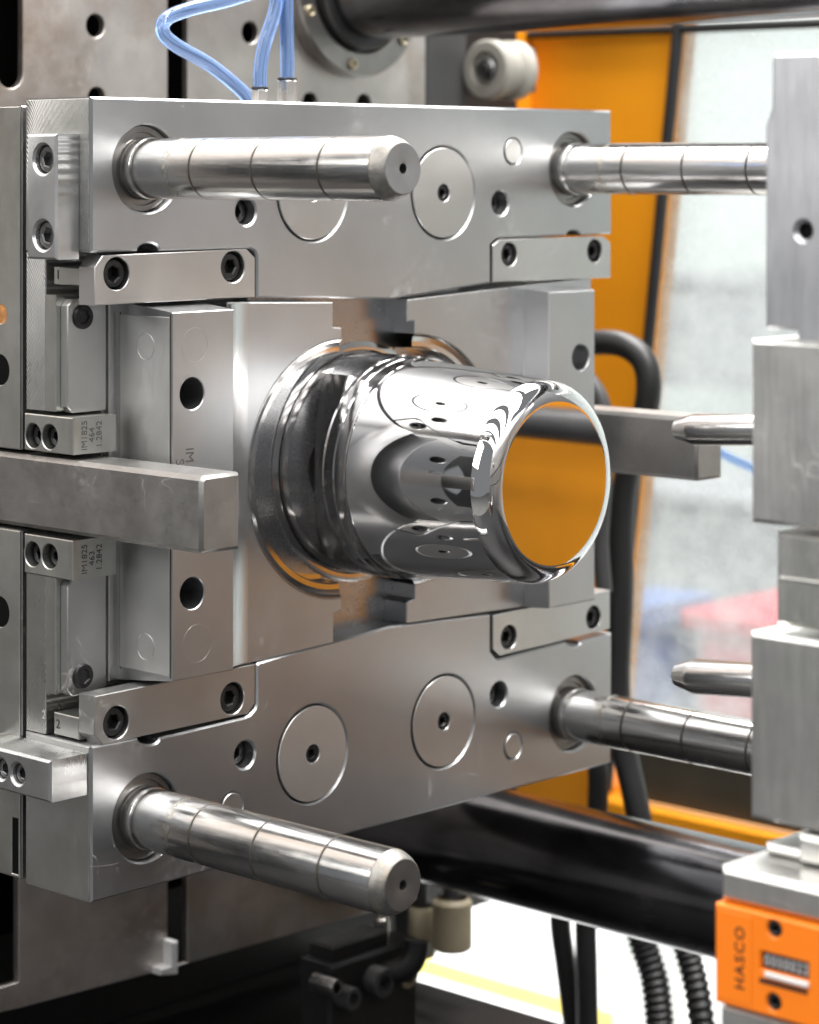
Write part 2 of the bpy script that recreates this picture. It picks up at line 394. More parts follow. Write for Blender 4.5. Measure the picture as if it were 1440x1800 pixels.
W, H = 0.5085, 0.495
Z0, Z1, ZC, YC = ZB, ZB + H, ZB + H / 2, W / 2
def mir(p): return (p[0], 2 * ZC - p[1])                    # mirror an (Y, Z) pair about the mould's mid height

# ================================================================== moving mould half: plate
plate = thing('mould_plate', 'square ground steel mould plate with two thick rails and round plugs', 'mould plate', (0, YC, Z0))
def arc(cx, cy, rx, ry, a, b, n=8): return [(cx + rx * math.cos(math.radians(a + (b - a) * i / n)), cy - ry * math.sin(math.radians(a + (b - a) * i / n))) for i in range(n + 1)]
up_px = [(161, 178), (161, 444)] + arc(262, 441.5, 19, 14, 180, 0) + [(436, 436.5), (443, 438), (449, 442), (452, 449), (452, 523), (690, 526), (863, 497.5), (863, 430), (875, 419)] + arc(1009, 414, 12, 9, 180, 0) + [(1076, 411), (1076, 193)]
lo_px = [(161, 1587), (161, 1312)] + arc(262, 1297, 19, 12, 180, 360)+ [(430, 1261), (440, 1256), (449, 1246), (452, 1237), (452, 1168), (456, 1164), (685, 1101), (863, 1080), (863, 1145), (875, 1159)] + arc(1009, 1128, 12, 8, 180, 360) + [(1076, 1112), (1075, 1344)]
up = fx(up_px, 0); lo = fx(lo_px, 0)
up[0] = (0, Z1); up[-1] = (W, Z1); up[1] = (0, up[1][1]); lo[0] = (0, Z0); lo[1] = (0, lo[1][1]); lo[-1] = (W, Z0)
PINY, PINZ = 0.045, 0.0442
sock = [at(433, 372, X=0), at(880, 357, X=0), at(431, 1327, X=0), at(877, 1221, X=0)]
plA, plB = at(550, 1325, X=0), at(780, 1268, X=0)
plugs = [(plA.y, plA.z), (plB.y, plB.z), mir((plA.y, plA.z)), mir((plB.y, plB.z))]
dowA, dowB = at(902, 266, X=0), at(408, 1418, X=0)
dowels = [(dowA.y, dowA.z), mir((dowA.y, dowA.z)), (dowB.y, dowB.z)]
RP, RD, RS, RC = 0.0328, 0.0094, 0.0088, 0.0276
def in_up(z): return z > ZC
pins = [(PINY, Z1 - PINZ), (PINY, Z0 + PINZ), (W - PINY, Z1 - PINZ), (W - PINY, Z0 + PINZ)]
def rail_holes(upper):
    L = []
    for y, z in pins:
        if in_up(z) == upper: L.append(circ(y, z, RC, 56))
    for p_ in sock:
        if in_up(p_.z) == upper: L.append(circ(p_.y, p_.z, RS, 36))
    for y, z in plugs:
        if in_up(z) == upper: L.append(circ(y, z, RP, 64))
    for y, z in dowels:
        if in_up(z) == upper: L.append(circ(y, z, RD, 36))
    return L
TH = 0.064
part('upper_rail', prism(up, -TH, 0, 'X', rail_holes(True), bevel=0.0013), 'ground_steel', plate)
part('lower_rail', prism(lo, -TH, 0, 'X', rail_holes(False), bevel=0.0013), 'ground_steel', plate)
# bright chamfer down the near corner of each rail and the milled near side are separate thin skins of the same block
for nm, zt, zb in (('side_face', Z1 - 0.001, up[1][1] + 0.001), ('side_face', lo[1][1] - 0.001, Z0 + 0.001)):
    part(nm, box(-TH + 0.001, -0.0016, -0.0006, 0.002, zb, zt, bevel=0.0003, front='Y'), 'milled_steel', plate)
barn = [(0.0, ZC - 0.0255), (0.036, ZC - 0.0255), (0.036, ZC + 0.0255), (0.0, ZC + 0.0255)]
def notched(z0, z1, h=0.0255):
    return [(0, z0), (0, ZC - h), (0.037, ZC - h), (0.037, ZC + h), (0, ZC + h), (0, z1), (W, z1), (W, ZC + h), (W - 0.037, ZC + h), (W - 0.037, ZC - h), (W, ZC - h), (W, z0)]
part('web', prism(notched(lo[1][1] + 0.0008, up[1][1] - 0.0008, 0.0518), -TH + 0.0005, -0.0445, 'X'), 'milled_steel', plate)
zt = at(102, 519, Y=0).z
part('channel_floor', prism(notched(2 * ZC - zt, zt, 0.0518), -0.0444, -0.0345, 'X'), 'oiled_steel', plate)
part('insert_plate', box(-0.0344, -0.0205, 0.150, W - 0.150, Z0 + 0.125, Z1 - 0.125), 'lapped_steel', plate)
for p_ in sock: bolt(plate, (-0.009, p_.y, p_.z), 0.0079, 0.02)
pg, c_ = mesh_from('plug', prism(circ(0, 0, RP - 0.0011, 64), -0.02, 0.0002, 'X', [circ(0, 0, 0.0062, 28)], bevel=0.0004), 'gib_steel')
for v in pg.vertices: v.co += c_
pg2 = pg.copy(); pg2.materials.clear(); pg2.materials.append(MAT['plug_lit'])  # paler copy paints in the reflection that one plug catches
for y, z in plugs:
    o = link('plug', pg if (y, z) != plugs[0] else pg2, (0, y, z), plate); bolt(o, (-0.0012, y, z), 0.0056, 0.015)
    part('plug_seat', lathe([(-0.022, RP + 0.002), (-0.0205, RP + 0.002)], (0, y, z), n=32), 'recess_shade', o)
dw, c_ = mesh_from('dowel', prism(circ(0, 0, RD - 0.0005, 36), -0.02, 0.0004, 'X', bevel=0.0005), 'gib_steel')
for v in dw.vertices: v.co += c_
for y, z in dowels: link('dowel', dw, (0, y, z), plate)
# faint stamped numbers on the web edge
for ch, px, py in (('1', 76, 488), ('2', 77, 1257)):
    lettering(ch, at(px, py, Y=-0.0002), (1, 0, 0), (0, 0, 1), 0.0075, 'stamp_light', plate, 'stamped_number', bold=0.0001)

# ================================================================== guide pins
PR, PL = 0.0189, 0.2207
gx = [at(px, 300, Y=PINY - PR).x for px in (331, 440, 557)]
def pin_profile():
    pr = [(0.0056, PR - 0.0006), (0.0060, PR - 0.0006), (0.0064, PR)]
    for g in gx: pr += [(g - 0.0009, PR), (g - 0.0007, PR - 0.0008), (g + 0.0007, PR - 0.0008), (g + 0.0009, PR)]
    return pr
LENS = PL
names = ['upper guide pin close to the bolted corner block, its worn end free', 'lower guide pin close to the bottom plate corner, its worn end free', 'upper guide pin running behind the opposite mould half', 'lower guide pin running behind the opposite mould half']
GRV, c_ = None, None
for i, (y, z) in enumerate(pins):
    th = thing('guide_pin', 'polished steel ' + names[i], 'guide pin', (0, y, z), 'guide pins at the plate corners')
    x_end = PL - 0.0095
    pr = pin_profile() + [(x_end, PR)]
    part('shaft', lathe(pr, (0, y, z), n=96), 'pin_steel', th, angle=18)
    part('shoulder', lathe([(-0.020, 0.0197), (0.0046, 0.0197), (0.0054, 0.0193), (0.0056, PR - 0.0007)], (0, y, z), n=72), 'shoulder_steel', th)
    part('collar', lathe([(-0.05, 0.0274), (-0.0058, 0.0274), (-0.0050, 0.0266), (-0.0050, 0.0232), (-0.0065, 0.0228), (-0.0065, 0.0196)], (0, y, z), n=72), 'collar_steel', th)  # collar coloured dark to paint in the shadow round the pin
    pc = [(x_end + 0.0001, PR - 0.0001), (x_end + 0.0006, PR - 0.0004), (x_end + 0.002, PR - 0.0006), (x_end + 0.0045, PR - 0.0014), (PL - 0.0025, PR - 0.0027), (PL - 0.0008, PR - 0.0036), (PL, PR - 0.0042), (PL, PR - 0.006)]
    ring = lathe(pc, (0, y, z), n=96); 
    part('worn_chamfer', ring, 'pin_chamfer', th, angle=60)
    fc = lathe([(PL - 0.008, 0.0030), (PL + 0.0001, 0.0030), (PL + 0.0002, 0.0034), (PL + 0.0002, PR - 0.0045)], (0, y, z), n=64)
    part('end_face', fc, 'pin_face', th)
    part('centre_hole', lathe([(PL - 0.009, 0.0), (PL - 0.009, 0.0031), (PL - 0.0002, 0.0031)], (0, y, z), n=32), 'recess_shade', th)
    for g in gx:
        part('oil_groove', lathe([(g - 0.0014, PR + 0.00006), (g - 0.0007, PR - 0.0005), (g + 0.0007, PR - 0.0005), (g + 0.0014, PR + 0.00006)], (0, y, z), n=96), 'groove_oil' if 'groove_oil' in MAT else 'aged_steel', th)

# ================================================================== gibs
def gib(px_out, bolts, label, tab=None, num=None, hr=0.0103):
    o2 = fx(px_out, 0); y0 = min(p[0] for p in o2)
    th = thing('gib_strip', label, 'gib', (0, y0, min(p[1] for p in o2)), 'gib strips bolted over the slides')
    bp = [at(a, b, X=0) for a, b in bolts]
    body = part('strip', prism(o2, -0.0146, 0.0004, 'X', [circ(b.y, b.z, hr, 36) for b in bp], bevel=0.0005), 'gib_steel', th)
    for b in bp:
        bolt(th, (-0.0022, b.y, b.z), hr * 0.85, 0.011)
        part('bolt_seat', lathe([(-0.0146, hr * 1.1), (-0.0140, hr * 1.1)], (0, b.y, b.z), n=32), 'recess_shade', th)
    if tab:
        x0 = at(95, 485, Y=y0 + 0.0005).x; za = at(95, tab[0], Y=y0).z; zb = at(95, tab[1], Y=y0).z
        tb = part('tab', box(x0, -0.0149, y0 + 0.0004, y0 + 0.09, min(za, zb), max(za, zb), front='Y'), 'oiled_steel', th)
        q = at(102, (tab[0] + tab[1]) / 2 + (-1 if num == '1' else 2), Y=y0 + 0.0002)
        lettering(num, q, (1, 0, 0), (0, 0, 1), 0.0082, 'ink', tb, 'stamped_number')
    return th
gib([(180, 449), (433, 438), (448, 453), (448, 522), (166, 537), (166, 470)], [(204.5, 481), (409, 469)], 'upper near gib strip with a tab stamped 1 and two black bolts', (469, 500), '1')
gib([(166, 1224), (448, 1167), (448, 1236), (436, 1254), (180, 1309), (165, 1292)], [(204, 1270), (408, 1227.5)], 'lower near gib strip with a tab stamped 2 and two black bolts', (1252, 1291), '2')
gib([(866, 431), (878, 421), (1061, 415.5), (1073, 427), (1073, 488), (866, 496)], [(895, 447), (1045, 441)], 'short pale gib strip with two black bolts under the upper rail by the orange panel', hr=0.0087)
gib([(866, 1082), (1072, 1037), (1072, 1105), (878, 1153), (866, 1142)], [(894, 1120), (1043, 1085)], 'short stained gib strip with two black bolts above the lower rail', hr=0.0087)

# ================================================================== slides with the half rings
RR = 0.0875
X1 = 0.0235
cl = at(601, 823, X=0); YL = cl.y; YR = 2 * YC - YL; ZR = ZC + 0.001
def slide_out(px, ycen, side, r):
    o2 = fx(px, 0); return o2
def half_arc(yc, side, r, n=40):
    # from top to bottom along the cut, bulging away from the parting line
    return [(yc + side * r * math.sin(math.pi * i / n), ZR + r * math.cos(math.pi * i / n)) for i in range(n + 1)]
dl = 0.0008
# near slide (pulled towards the operator)
L = thing('slide', 'near slide pulled to the operator side, pale wear plate on its flank', 'mould slide', (0, 0.1, ZB + 0.1), 'slides either side of the core')
tl = [at(a, b, X=0) for a, b in ((400, 531), (586, 531), (586, 575), (605, 576))]
bl = [at(a, b, X=0) for a, b in ((605, 1071), (587, 1079), (587, 1129), (400, 1176))]
ol = [(tl[0].y, tl[0].z), (tl[1].y, tl[1].z), (tl[1].y, tl[2].z), (YL, tl[3].z)] + half_arc(YL, -1, RR) + [(YL, bl[0].z), (bl[1].y, bl[1].z), (bl[1].y, bl[2].z), (bl[3].y, bl[3].z)]
part('face', prism(ol, -0.0340, 0, 'X', bevel=0.0007), 'ground_steel_slide', L)
def ring_part(yc, side, parent):
    a0, a1 = (math.pi / 2, 3 * math.pi / 2) if side < 0 else (-math.pi / 2, math.pi / 2)
    lip = [(-0.0004, RR + 0.0002), (0.0002, RR), (0.0003, RR - 0.0004), (0.0001, RR - 0.0008), (-0.0014, RR - 0.0014), (-0.0018, RR - 0.0022)]
    part('ring_lip', lathe(lip, (0, yc, ZR), n=64, a0=a0, a1=a1), 'polished', parent, angle=50)
    led = [(-0.0018, RR - 0.0022), (-0.0027, RR - 0.0056), (-0.0027, RR - 0.0090), (-0.0036, RR - 0.0099)]
    part('ring_ledge', lathe(led, (0, yc, ZR), n=64, a0=a0, a1=a1), 'polished', parent, angle=6)
    part('ring_wall', lathe([(-0.0037, RR - 0.00995), (-0.0200, RR - 0.0106), (-0.0202, RR - 0.014)], (0, yc, ZR), n=64, a0=a0, a1=a1), 'polished', parent, angle=20)
ring_part(YL, -1, L)
blk = fx([(303, 549), (411, 544), (411, 1177), (303, 1199)], X1)
ymn, ymx = blk[0][0], blk[1][0]; zt_, zb_ = (blk[0][1] + blk[1][1]) / 2, (blk[2][1] + blk[3][1]) / 2
hz = (zt_ - zb_) / 2; zm = (zt_ + zb_) / 2
front = [(ymn, zb_), (ymx, zb_), (ymx, zt_), (ymn, zt_)]
backo = [(ymn, zb_ - 0.006), (ymx, zb_ - 0.006), (ymx, zt_ + 0.006), (ymn, zt_ + 0.006)]
hA, hB = at(338, 692, X=X1), at(338, 1043, X=X1)
part('raised_block', prism(front, -0.0339, X1, 'X', [circ(hA.y, hA.z, 0.0100, 40), circ(hB.y, hB.z, 0.0100, 40)], bevel=0.0006, back=backo), 'ground_steel_slide', L)
for h_ in (hA, hB): part('bore_bottom', lathe([(-0.012, 0.0104), (-0.0115, 0.0104)], (0, h_.y, h_.z), n=32), 'recess_shade', L)
def root_fillet(yb, side, z0, z1, parent):
    Rf = 0.034; V, Fc = [], []
    arcp = [(Rf - Rf * math.cos(a) + 0.0002, yb + side * (Rf - Rf * math.sin(a))) for a in [k * math.radians(40) / 10 for k in range(11)]]
    for x, y in arcp: V += [(x, y, z0), (x, y, z1)]
    for i in range(10): Fc.append([2 * i, 2 * i + 1, 2 * i + 3, 2 * i + 2])
    part('root_fillet', (V, Fc), 'pin_face_bright', parent, angle=60)
root_fillet(ymx, 1, bl[3].z + 0.002, tl[0].z - 0.0012, L)
wp = fy([(210, 562), (299, 565), (299, 1187), (210, 1181)], ymn - 0.0006)
wx0, wx1 = -0.026, X1 - 0.0022
wp_ = part('wear_plate', box(wx0, wx1, ymn - 0.0006, ymn + 0.002, zb_ + 0.003, zt_ - 0.003, front='Y', bevel=0.0003), 'wear_plate', L)
for xx in (wx0 - 0.0004, wx1 + 0.0002):
    part('residue_line', box(xx, xx + 0.0008, ymn - 0.0003, ymn + 0.001, zb_ + 0.0015, zt_ - 0.0015, front='Y', bevel=0.0001), 'groove_oil', L)
def ring_line(parent, c, r, plane, nm='plug_outline', th_=0.00018):
    g = lathe([(-0.0001, r), (0.00012, r), (0.00012, r + th_ * 2), (-0.0001, r + th_ * 2)], c, axis=plane, n=48)
    part(nm, g, 'gib_steel', parent)
ring_line(L, (X1, at(343, 606, X=X1).y, at(343, 606, X=X1).z), 0.0105, 'X'); q = at(347, 1131, X=X1); ring_line(L, (X1, q.y, q.z), 0.0118, 'X')
q = at(256, 609, Y=ymn - 0.0007); ring_line(wp_, (q.x, q.y, q.z), 0.008, 'Y'); q = at(256, 1137, Y=ymn - 0.0007); ring_line(wp_, (q.x, q.y, q.z), 0.008, 'Y')
lettering('IM', at(333, 800, X=X1 + 0.0001), (0, 0, -1), (0, 1, 0), 0.0095, 'stamp', L)
lettering('S', at(316, 812, X=X1 + 0.0001), (0, 0, -1), (0, 1, 0), 0.0095, 'stamp', L)
fl_y = at(190, 800, X=-0.030).y
part('foot', box(-0.0338, -0.029, fl_y, ymn + 0.002, zb_ - 0.006, zt_ + 0.006), 'gib_steel', L)
# far slide
R = thing('slide', 'far slide opened towards the orange panel, stepped edge beside the core', 'mould slide', (0, W - 0.1, ZB + 0.1), 'slides either side of the core')
pr_ = lambda a, b: (lambda p: (p.y, p.z))(at(a, b, X=0))
a1_, a2_ = pr_(716, 527), pr_(733, 564)
b1_, b2_ = pr_(733, 1052), pr_(715, 1060)
tr_, br_ = pr_(1040, 487), pr_(1040, 1050)
orr = [(YR, b1_[1]), (b2_[0], b2_[1]), (b2_[0], pr_(715, 1096)[1]), br_, tr_, a1_, (a1_[0], a2_[1]), (YR, a2_[1])] + half_arc(YR, 1, RR)
part('face', prism(orr, -0.0340, 0, 'X', bevel=0.0007), 'ground_steel_slide', R)
ring_part(YR, 1, R)
rb = fx([(965, 500), (1046, 505), (1046, 1060), (965, 1080)], X1)
ry0, ry1 = rb[0][0], rb[1][0]
hR = at(1021, 628, X=X1)
part('raised_block', prism([(ry0, zb_), (ry1, zb_), (ry1, zt_), (ry0, zt_)], -0.0339, X1, 'X', [circ(hR.y, hR.z, 0.0095, 40), circ(hR.y, 2 * ZC - hR.z, 0.0095, 40)], bevel=0.0008, back=[(ry0, zb_ - 0.004), (ry1, zb_ - 0.004), (ry1, zt_ + 0.004), (ry0, zt_ + 0.004)]), 'ground_steel_slide', R)
for z in (hR.z, 2 * ZC - hR.z): part('bore_bottom', lathe([(-0.012, 0.0099), (-0.0115, 0.0099)], (0, hR.y, z), n=32), 'recess_shade', R)

# ================================================================== the polished core
XT = 0.158
core = thing('mould_core', 'mirror polished round core standing out of the mould, reflecting orange', 'mould core', (-0.034, YC, ZR))
rt_ = 0.0662
fil = 0.0150
base = [(-0.0335, 0.0756), (0.0205, 0.0756)]
part('base_flange', lathe(base, (0, YC, ZR), n=160)[0:2], 'dimmed_polish', core, angle=40)
nk = [(0.0206, 0.0755), (0.0212, 0.0744), (0.0285, 0.0743), (0.0292, 0.0751), (0.0300, 0.0751), (0.0307, 0.0742), (0.0385, 0.0741), (0.0391, 0.0746), (0.0397, 0.0746), (0.0402, 0.0734)]
part('neck_ring', lathe(nk, (0, YC, ZR), n=160), 'dimmed_polish', core, angle=20)
part('seat_ring', lathe([(-0.0206, 0.0830), (-0.0192, 0.0826), (-0.0188, 0.0800), (-0.0188, 0.0775), (-0.0198, 0.0760)], (0, YC, ZR), n=160), 'polished', core, angle=10)
bd = [(0.0403, 0.0732)] + [(0.0403 + (XT - fil - 0.0403) * k / 10, 0.0732 + (rt_ - 0.0732) * k / 10) for k in range(1, 11)]
bd += [(XT - fil + fil * math.sin(a), rt_ - fil * (1 - math.cos(a))) for a in [k * math.pi / 64 for k in range(1, 33)]]
bd[-1] = (XT, rt_ - fil); bd += [(XT, 0.0001)]
part('body', lathe(bd, (0, YC, ZR), n=256), 'mirror_polish', core, angle=20)

# ================================================================== blocks on the near side
def side_block(px_corner, px_back, px_root, y_top, y_bot, Yf, label, bolts, mat='milled_block', bevel=0.003, br=0.0085):
    xf = at(px_corner, (y_top + y_bot) / 2, Y=Yf).x; xb = at(px_back, (y_top + y_bot) / 2, Y=Yf).x
    zt = at(px_corner, y_top, Y=Yf).z; zb = at(px_corner, y_bot, Y=Yf).z
    th = thing('corner_block', label, 'block', (xf, -0.001, zb), 'blocks bolted to the near side')
    bp = [at(a, b, Y=Yf) for a, b in bolts]
    part('body', prism(rect(xb, zb, xf, zt), -0.0008, Yf, 'Y', [circ(b.x, b.z, br * 1.22, 32) for b in bp], bevel=bevel) if False else prism(rect(xb, zb, xf, zt), -0.0008, Yf, 'Y', [circ(b.x, b.z, br * 1.06, 32) for b in bp], bevel=bevel * 0.5), mat, th)
    for b in bp: bolt(th, (b.x, Yf + 0.0035, b.z), br, 0.009, 'Y', -1, 'grey_screw')
    for b in bp: part('bolt_seat', lathe([(-0.0062, br * 1.3), (-0.0058, br * 1.3)], (b.x, -0.0008 + 0.004, b.z), axis='Y', n=28), 'recess_shade', th)
    return th
side_block(99, 47, 143, 235, 457, -0.0185, 'tall chamfered block with two grey bolts at the upper plate corner', [(75.5, 280), (75.5, 414)])
side_block(88, -60, 157, 1338, 1412, -0.0300, 'low block with grey bolts at the lower plate corner', [(31, 1361), (1, 1352)], br=0.0060)
# stop blocks either side of the latch bar
def stop_block(y_top, y_bot, bolts, txt, label, up_):
    xf = at(128, 770, Y=-0.0012).x; xb = at(43, 770, Y=-0.0012).x
    z0 = at(128, y_bot, Y=-0.0012).z; z1 = at(128, y_top, Y=-0.0012).z
    if up_: z0 = max(z0, ZC + 0.0262)
    else: z1 = min(z1, ZC - 0.0262)
    y1 = at(196, 770, X=xf).y
    th = thing('stop_block', label, 'block', (xf, 0, z0), 'stop blocks beside the latch bar')
    bp = [at(a, b, Y=-0.0012) for a, b in bolts]
    ch = 0.0025
    body = part('body', join(prism(rect(xb, z0, xf, z1), 0.0336, -0.0012, 'Y', [circ(b.x, b.z, 0.0078, 32) for b in bp], bevel=0.0006)), 'oiled_steel', th)
    for b in bp:
        bolt(th, (b.x, 0.0045, b.z), 0.0066, 0.012, 'Y', -1)
    q = at(162, (y_top + y_bot) / 2 + 1, X=xf + 0.0001)
    lettering(txt, (xf + 0.0001, q.y, (z0 + z1) / 2), (0, 0, 1), (0, -1, 0), 0.0062, 'stamp', body, line=0.95)
    return th
stop_block(735, 806, [(58, 766), (87, 768)], 'IM1825\n464\n1.2842', 'stop block engraved 464 above the latch bar', True)
stop_block(951, 1021, [(57, 974), (87, 978)], 'IM1825\n463\n1.2842', 'stop block engraved 463 below the latch bar', False)
# narrow guide rails with one flat black screw
def guide_rail(y_top, y_bot, screw, label):
    xf = -0.0275; y0 = at(119, 600, X=xf).y; y1 = at(187, 600, X=xf).y
    z1 = at(119, y_top, X=xf).z; z0 = at(119, y_bot, X=xf).z
    th = thing('guide_rail', label, 'guide rail', (-0.034, y0, z0), 'guide rails on the channel floor')
    c = 0.004
    part('body', prism([(y0, z0 + c), (y0 + c, z0), (y1, z0), (y1, z1), (y0 + c, z1), (y0, z1 - c)], -0.0343, xf, 'X', bevel=0.0006), 'gib_steel', th)
    s = at(*screw, X=xf)
    bolt(th, (xf + 0.0022, s.y, s.z), 0.0076, 0.0022, name='flat_screw')
guide_rail(527, 727, (145, 557), 'upright guide rail with one flat black screw near its top')
guide_rail(1020, 1226, (145, 1188), 'upright guide rail with one flat black screw near its foot')

# ================================================================== latch bars
BX = 0.1025
yb1 = at(423, 900, X=BX).y
def latch_bar(y0, y1, label, x0):
    th = thing('latch_bar', label, 'latch bar', (0, (y0 + y1) / 2, ZC - 0.0229), 'latch bars along the mould sides')
    hb = 0.0229; c = 0.0028
    o2 = [(y0, ZC - hb + c), (y0 + c, ZC - hb), (y1, ZC - hb), (y1, ZC + hb - 0.001), (y1 - 0.001, ZC + hb), (y0 + c, ZC + hb), (y0, ZC + hb - c)]
    part('bar', prism(o2, x0, BX, 'X', bevel=0.0022), 'aged_steel', th)
    return th
latch_bar(-0.002, yb1, 'long square latch bar crossing in front of the near slide', -0.22)
latch_bar(W + 0.002 - (yb1 + 0.002), W + 0.002, 'dark latch bar sticking out behind the core towards the window', -0.22)

# ================================================================== plates behind
XBK = -0.0685
bk = thing('backing_plate', 'oil stained backing plate edge behind the mould plate, three holes in it', 'mould plate', (XBK, YC, Z0))
zt = at(30, 186, Y=0).z; zb = at(30, 1543, Y=0).z
bh = [(at(4, 552, Y=0), 0.0062), (at(2, 650, Y=0), 0.0098), (at(2, 1075, Y=0), 0.0098)]
part('body', prism(notched(zb, zt), -0.20, XBK, 'X', bevel=0.0008), 'aged_steel', bk)
segs = [(zt - 0.0005, ZC + 0.026), (ZC - 0.026, zb + 0.0005)]
for k, (za, zb2) in enumerate(segs):
    hs = [circ(b.x, b.z, r, 32) for b, r in bh if zb2 < b.z < za]
    if k == 1:
        sl = [at(33, 1450, Y=0), at(44, 1500, Y=0)]; xa, xb_ = sl[0].x, min(sl[1].x, XBK - 0.0030); zt2 = at(38, 1440, Y=0).z
        xb_ = XBK - 0.0022; slot_o = rect(xb_ - 0.0065, zb2 + 0.002, xb_, zt2)
        hs.append(slot_o); part('slot_shade', prism([(u, v) for u, v in slot_o], -0.0004, -0.0006, 'Y', bevel=0), 'recess_shade', bk)  # flat black sheet paints the shade of a deeper slot
    part('side_face', prism(rect(-0.1995, zb2, XBK - 0.0006, za), 0.0004, -0.0012, 'Y', hs, bevel=0.0005), 'oiled_steel', bk)
for (b, r), mt in zip(bh, ('rust', 'recess_shade', 'recess_shade')):
    part('hole_disc', lathe([(0.0, r * 1.0), (0.0002, r * 1.0)], (b.x, -0.0007, b.z), axis='Y', n=32), mt, bk)  # shallow discs: first rusty, others black in place of deep-hole shade

# machine platen with T-slots
XP = -0.30
plz0 = at(35, 1770, X=XP).z; plY1 = at(748, 120, X=XP).y
platen = thing('machine_platen', 'worn grey iron platen with black slots and drilled holes behind the mould', 'platen', (XP, 0.2, plz0))
def P_(px, py): p = at(px, py, X=XP); return (p.y, p.z)
def slot(px0, px1, py_top, py_bot, rt=False, rb2=False):
    y0, z1 = P_(px0, py_top); y1, _ = P_(px1, py_top); z0 = at((px0 + px1) / 2, py_bot, X=XP).z
    r = (y1 - y0) / 2; o = []
    if rb2: o += [((y0 + y1) / 2 - r * math.cos(math.pi * i / 12), z0 + r - r * math.sin(math.pi * i / 12)) for i in range(13)]
    else: o += [(y0, z0), (y1, z0)]
    o += [(y1, z1), (y0, z1)]
    return o
slots = [slot(-4, 41, -60, 156, rb2=True), slot(295, 330, -60, 1697), slot(-60, 33, 1200, 1740)]
holes = [circ(*P_(168, 45), 0.0092, 32), circ(*P_(440, 57), 0.0092, 32), circ(*P_(170, 172), 0.0085, 28), circ(*P_(545, 180), 0.0085, 28), circ(*P_(640, 182), 0.0085, 28)]
po = [(-0.30, plz0 + 0.03), P_(35, 1772), P_(300, 1702), P_(520, 1640), (plY1, at(748, 1575, X=XP).z), (plY1, Z1 + 0.45), (-0.30, Z1 + 0.45)]
part('face', prism(po, XP - 0.006, XP, 'X', slots + holes, bevel=0.0005), 'iron_platen', platen)
part('slot_backing', box(XP - 0.10, XP - 0.045, -0.30, plY1 - 0.002, plz0 + 0.04, Z1 + 0.44), 'recess_shade', platen)  # near-black box stands in for the shade deep in the slots

# ================================================================== tie bars
TBY, TBR = 0.530, 0.0435
zbot_u = at(600, 76, X=XP).z
pU = at(590, 72, Y=TBY); ZU = pU.z + TBR
pL = at(1000, 1612, Y=TBY); ZLo = pL.z + TBR
for nm, zc in (('thick dark polished tie bar above the mould', ZU), ('thick dark polished tie bar passing under the mould', ZLo)):
    th = thing('tie_bar', nm, 'tie bar', (XP, TBY, zc), 'tie bars of the machine')
    part('bar', lathe([(XP - 0.05, TBR), (2.2, TBR)], (0, TBY, zc), n=72), 'tie_bar_steel', th)
    part('bushing', lathe([(XP + 0.0005, 0.075), (XP + 0.012, 0.075), (XP + 0.014, 0.073), (XP + 0.014, 0.056), (XP + 0.006, 0.054), (XP + 0.006, 0.044)], (0, TBY, zc), n=72), 'collar_steel', th)
    part('seal_ring', lathe([(XP + 0.006, 0.0535), (XP + 0.020, 0.0525), (XP + 0.022, 0.050), (XP + 0.022, 0.0436)], (0, TBY, zc), n=72), 'rubber_black', th)
    for k in range(6):
        a = math.radians(-100 + 60 * k); bolt(th, (XP + 0.017, TBY + 0.0655 * math.cos(a), zc + 0.0655 * math.sin(a)), 0.0048, 0.004, mat='brass')

# ================================================================== hoses and fittings on top of the plate
ft = [((457, 178), 0.0058, 152, 'shorter'), ((505, 178), 0.0068, 136, 'taller')]
for (px, py), r, ptop, lab in ft:
    b = at(px, py, X=-0.028); top = at(px, ptop, X=-0.028).z
    th = thing('push_fitting', 'nickel hose fitting on the plate top, the %s of the pair' % lab, 'fitting', (b.x, b.y, Z1), 'hose fittings on the plate top')
    hx = circ(b.x, b.y, r * 1.08, 6, 0.2)
    part('hex_body', prism(hx, Z1 - 0.0005, top - 0.0022, 'Z', bevel=0.0006), 'nickel', th)
    part('release_collar', lathe([(top - 0.0021, r * 0.98), (top - 0.0004, r * 0.98), (top, r * 0.85)], (b.x, b.y, 0), axis='Z', n=28), 'rubber_black', th)
def hose_px(pts, X, r, mat, name, label, cat, group=None, sm=12, X1=None):
    n = len(pts); P = [at(a, b, X=X if X1 is None else X + (X1 - X) * i / (n - 1)) for i, (a, b) in enumerate(pts)]
    return single(name, tube(P, r, 20, sm), mat, label, cat, group)
hose_px([(457, 152), (458, 120), (466, 75), (482, 25), (492, -30)], -0.028, 0.0048, 'blue_tube', 'air_hose', 'blue air hose leaning out of the shorter fitting', 'hose', 'blue air hoses')
hose_px([(505, 137), (505, 100), (504, 50), (503, -30)], -0.028, 0.0049, 'blue_tube', 'air_hose', 'straight blue air hose rising from the taller fitting', 'hose', 'blue air hoses')
hose_px([(446, 186), (425, 160), (370, 115), (310, 80), (287, 58), (292, 34), (330, 17), (400, 0), (470, -22)], -0.05, 0.0049, 'blue_tube', 'air_hose', 'blue air hose folded back in a sharp bend above the plate', 'hose', 'blue air hoses', X1=-0.07)

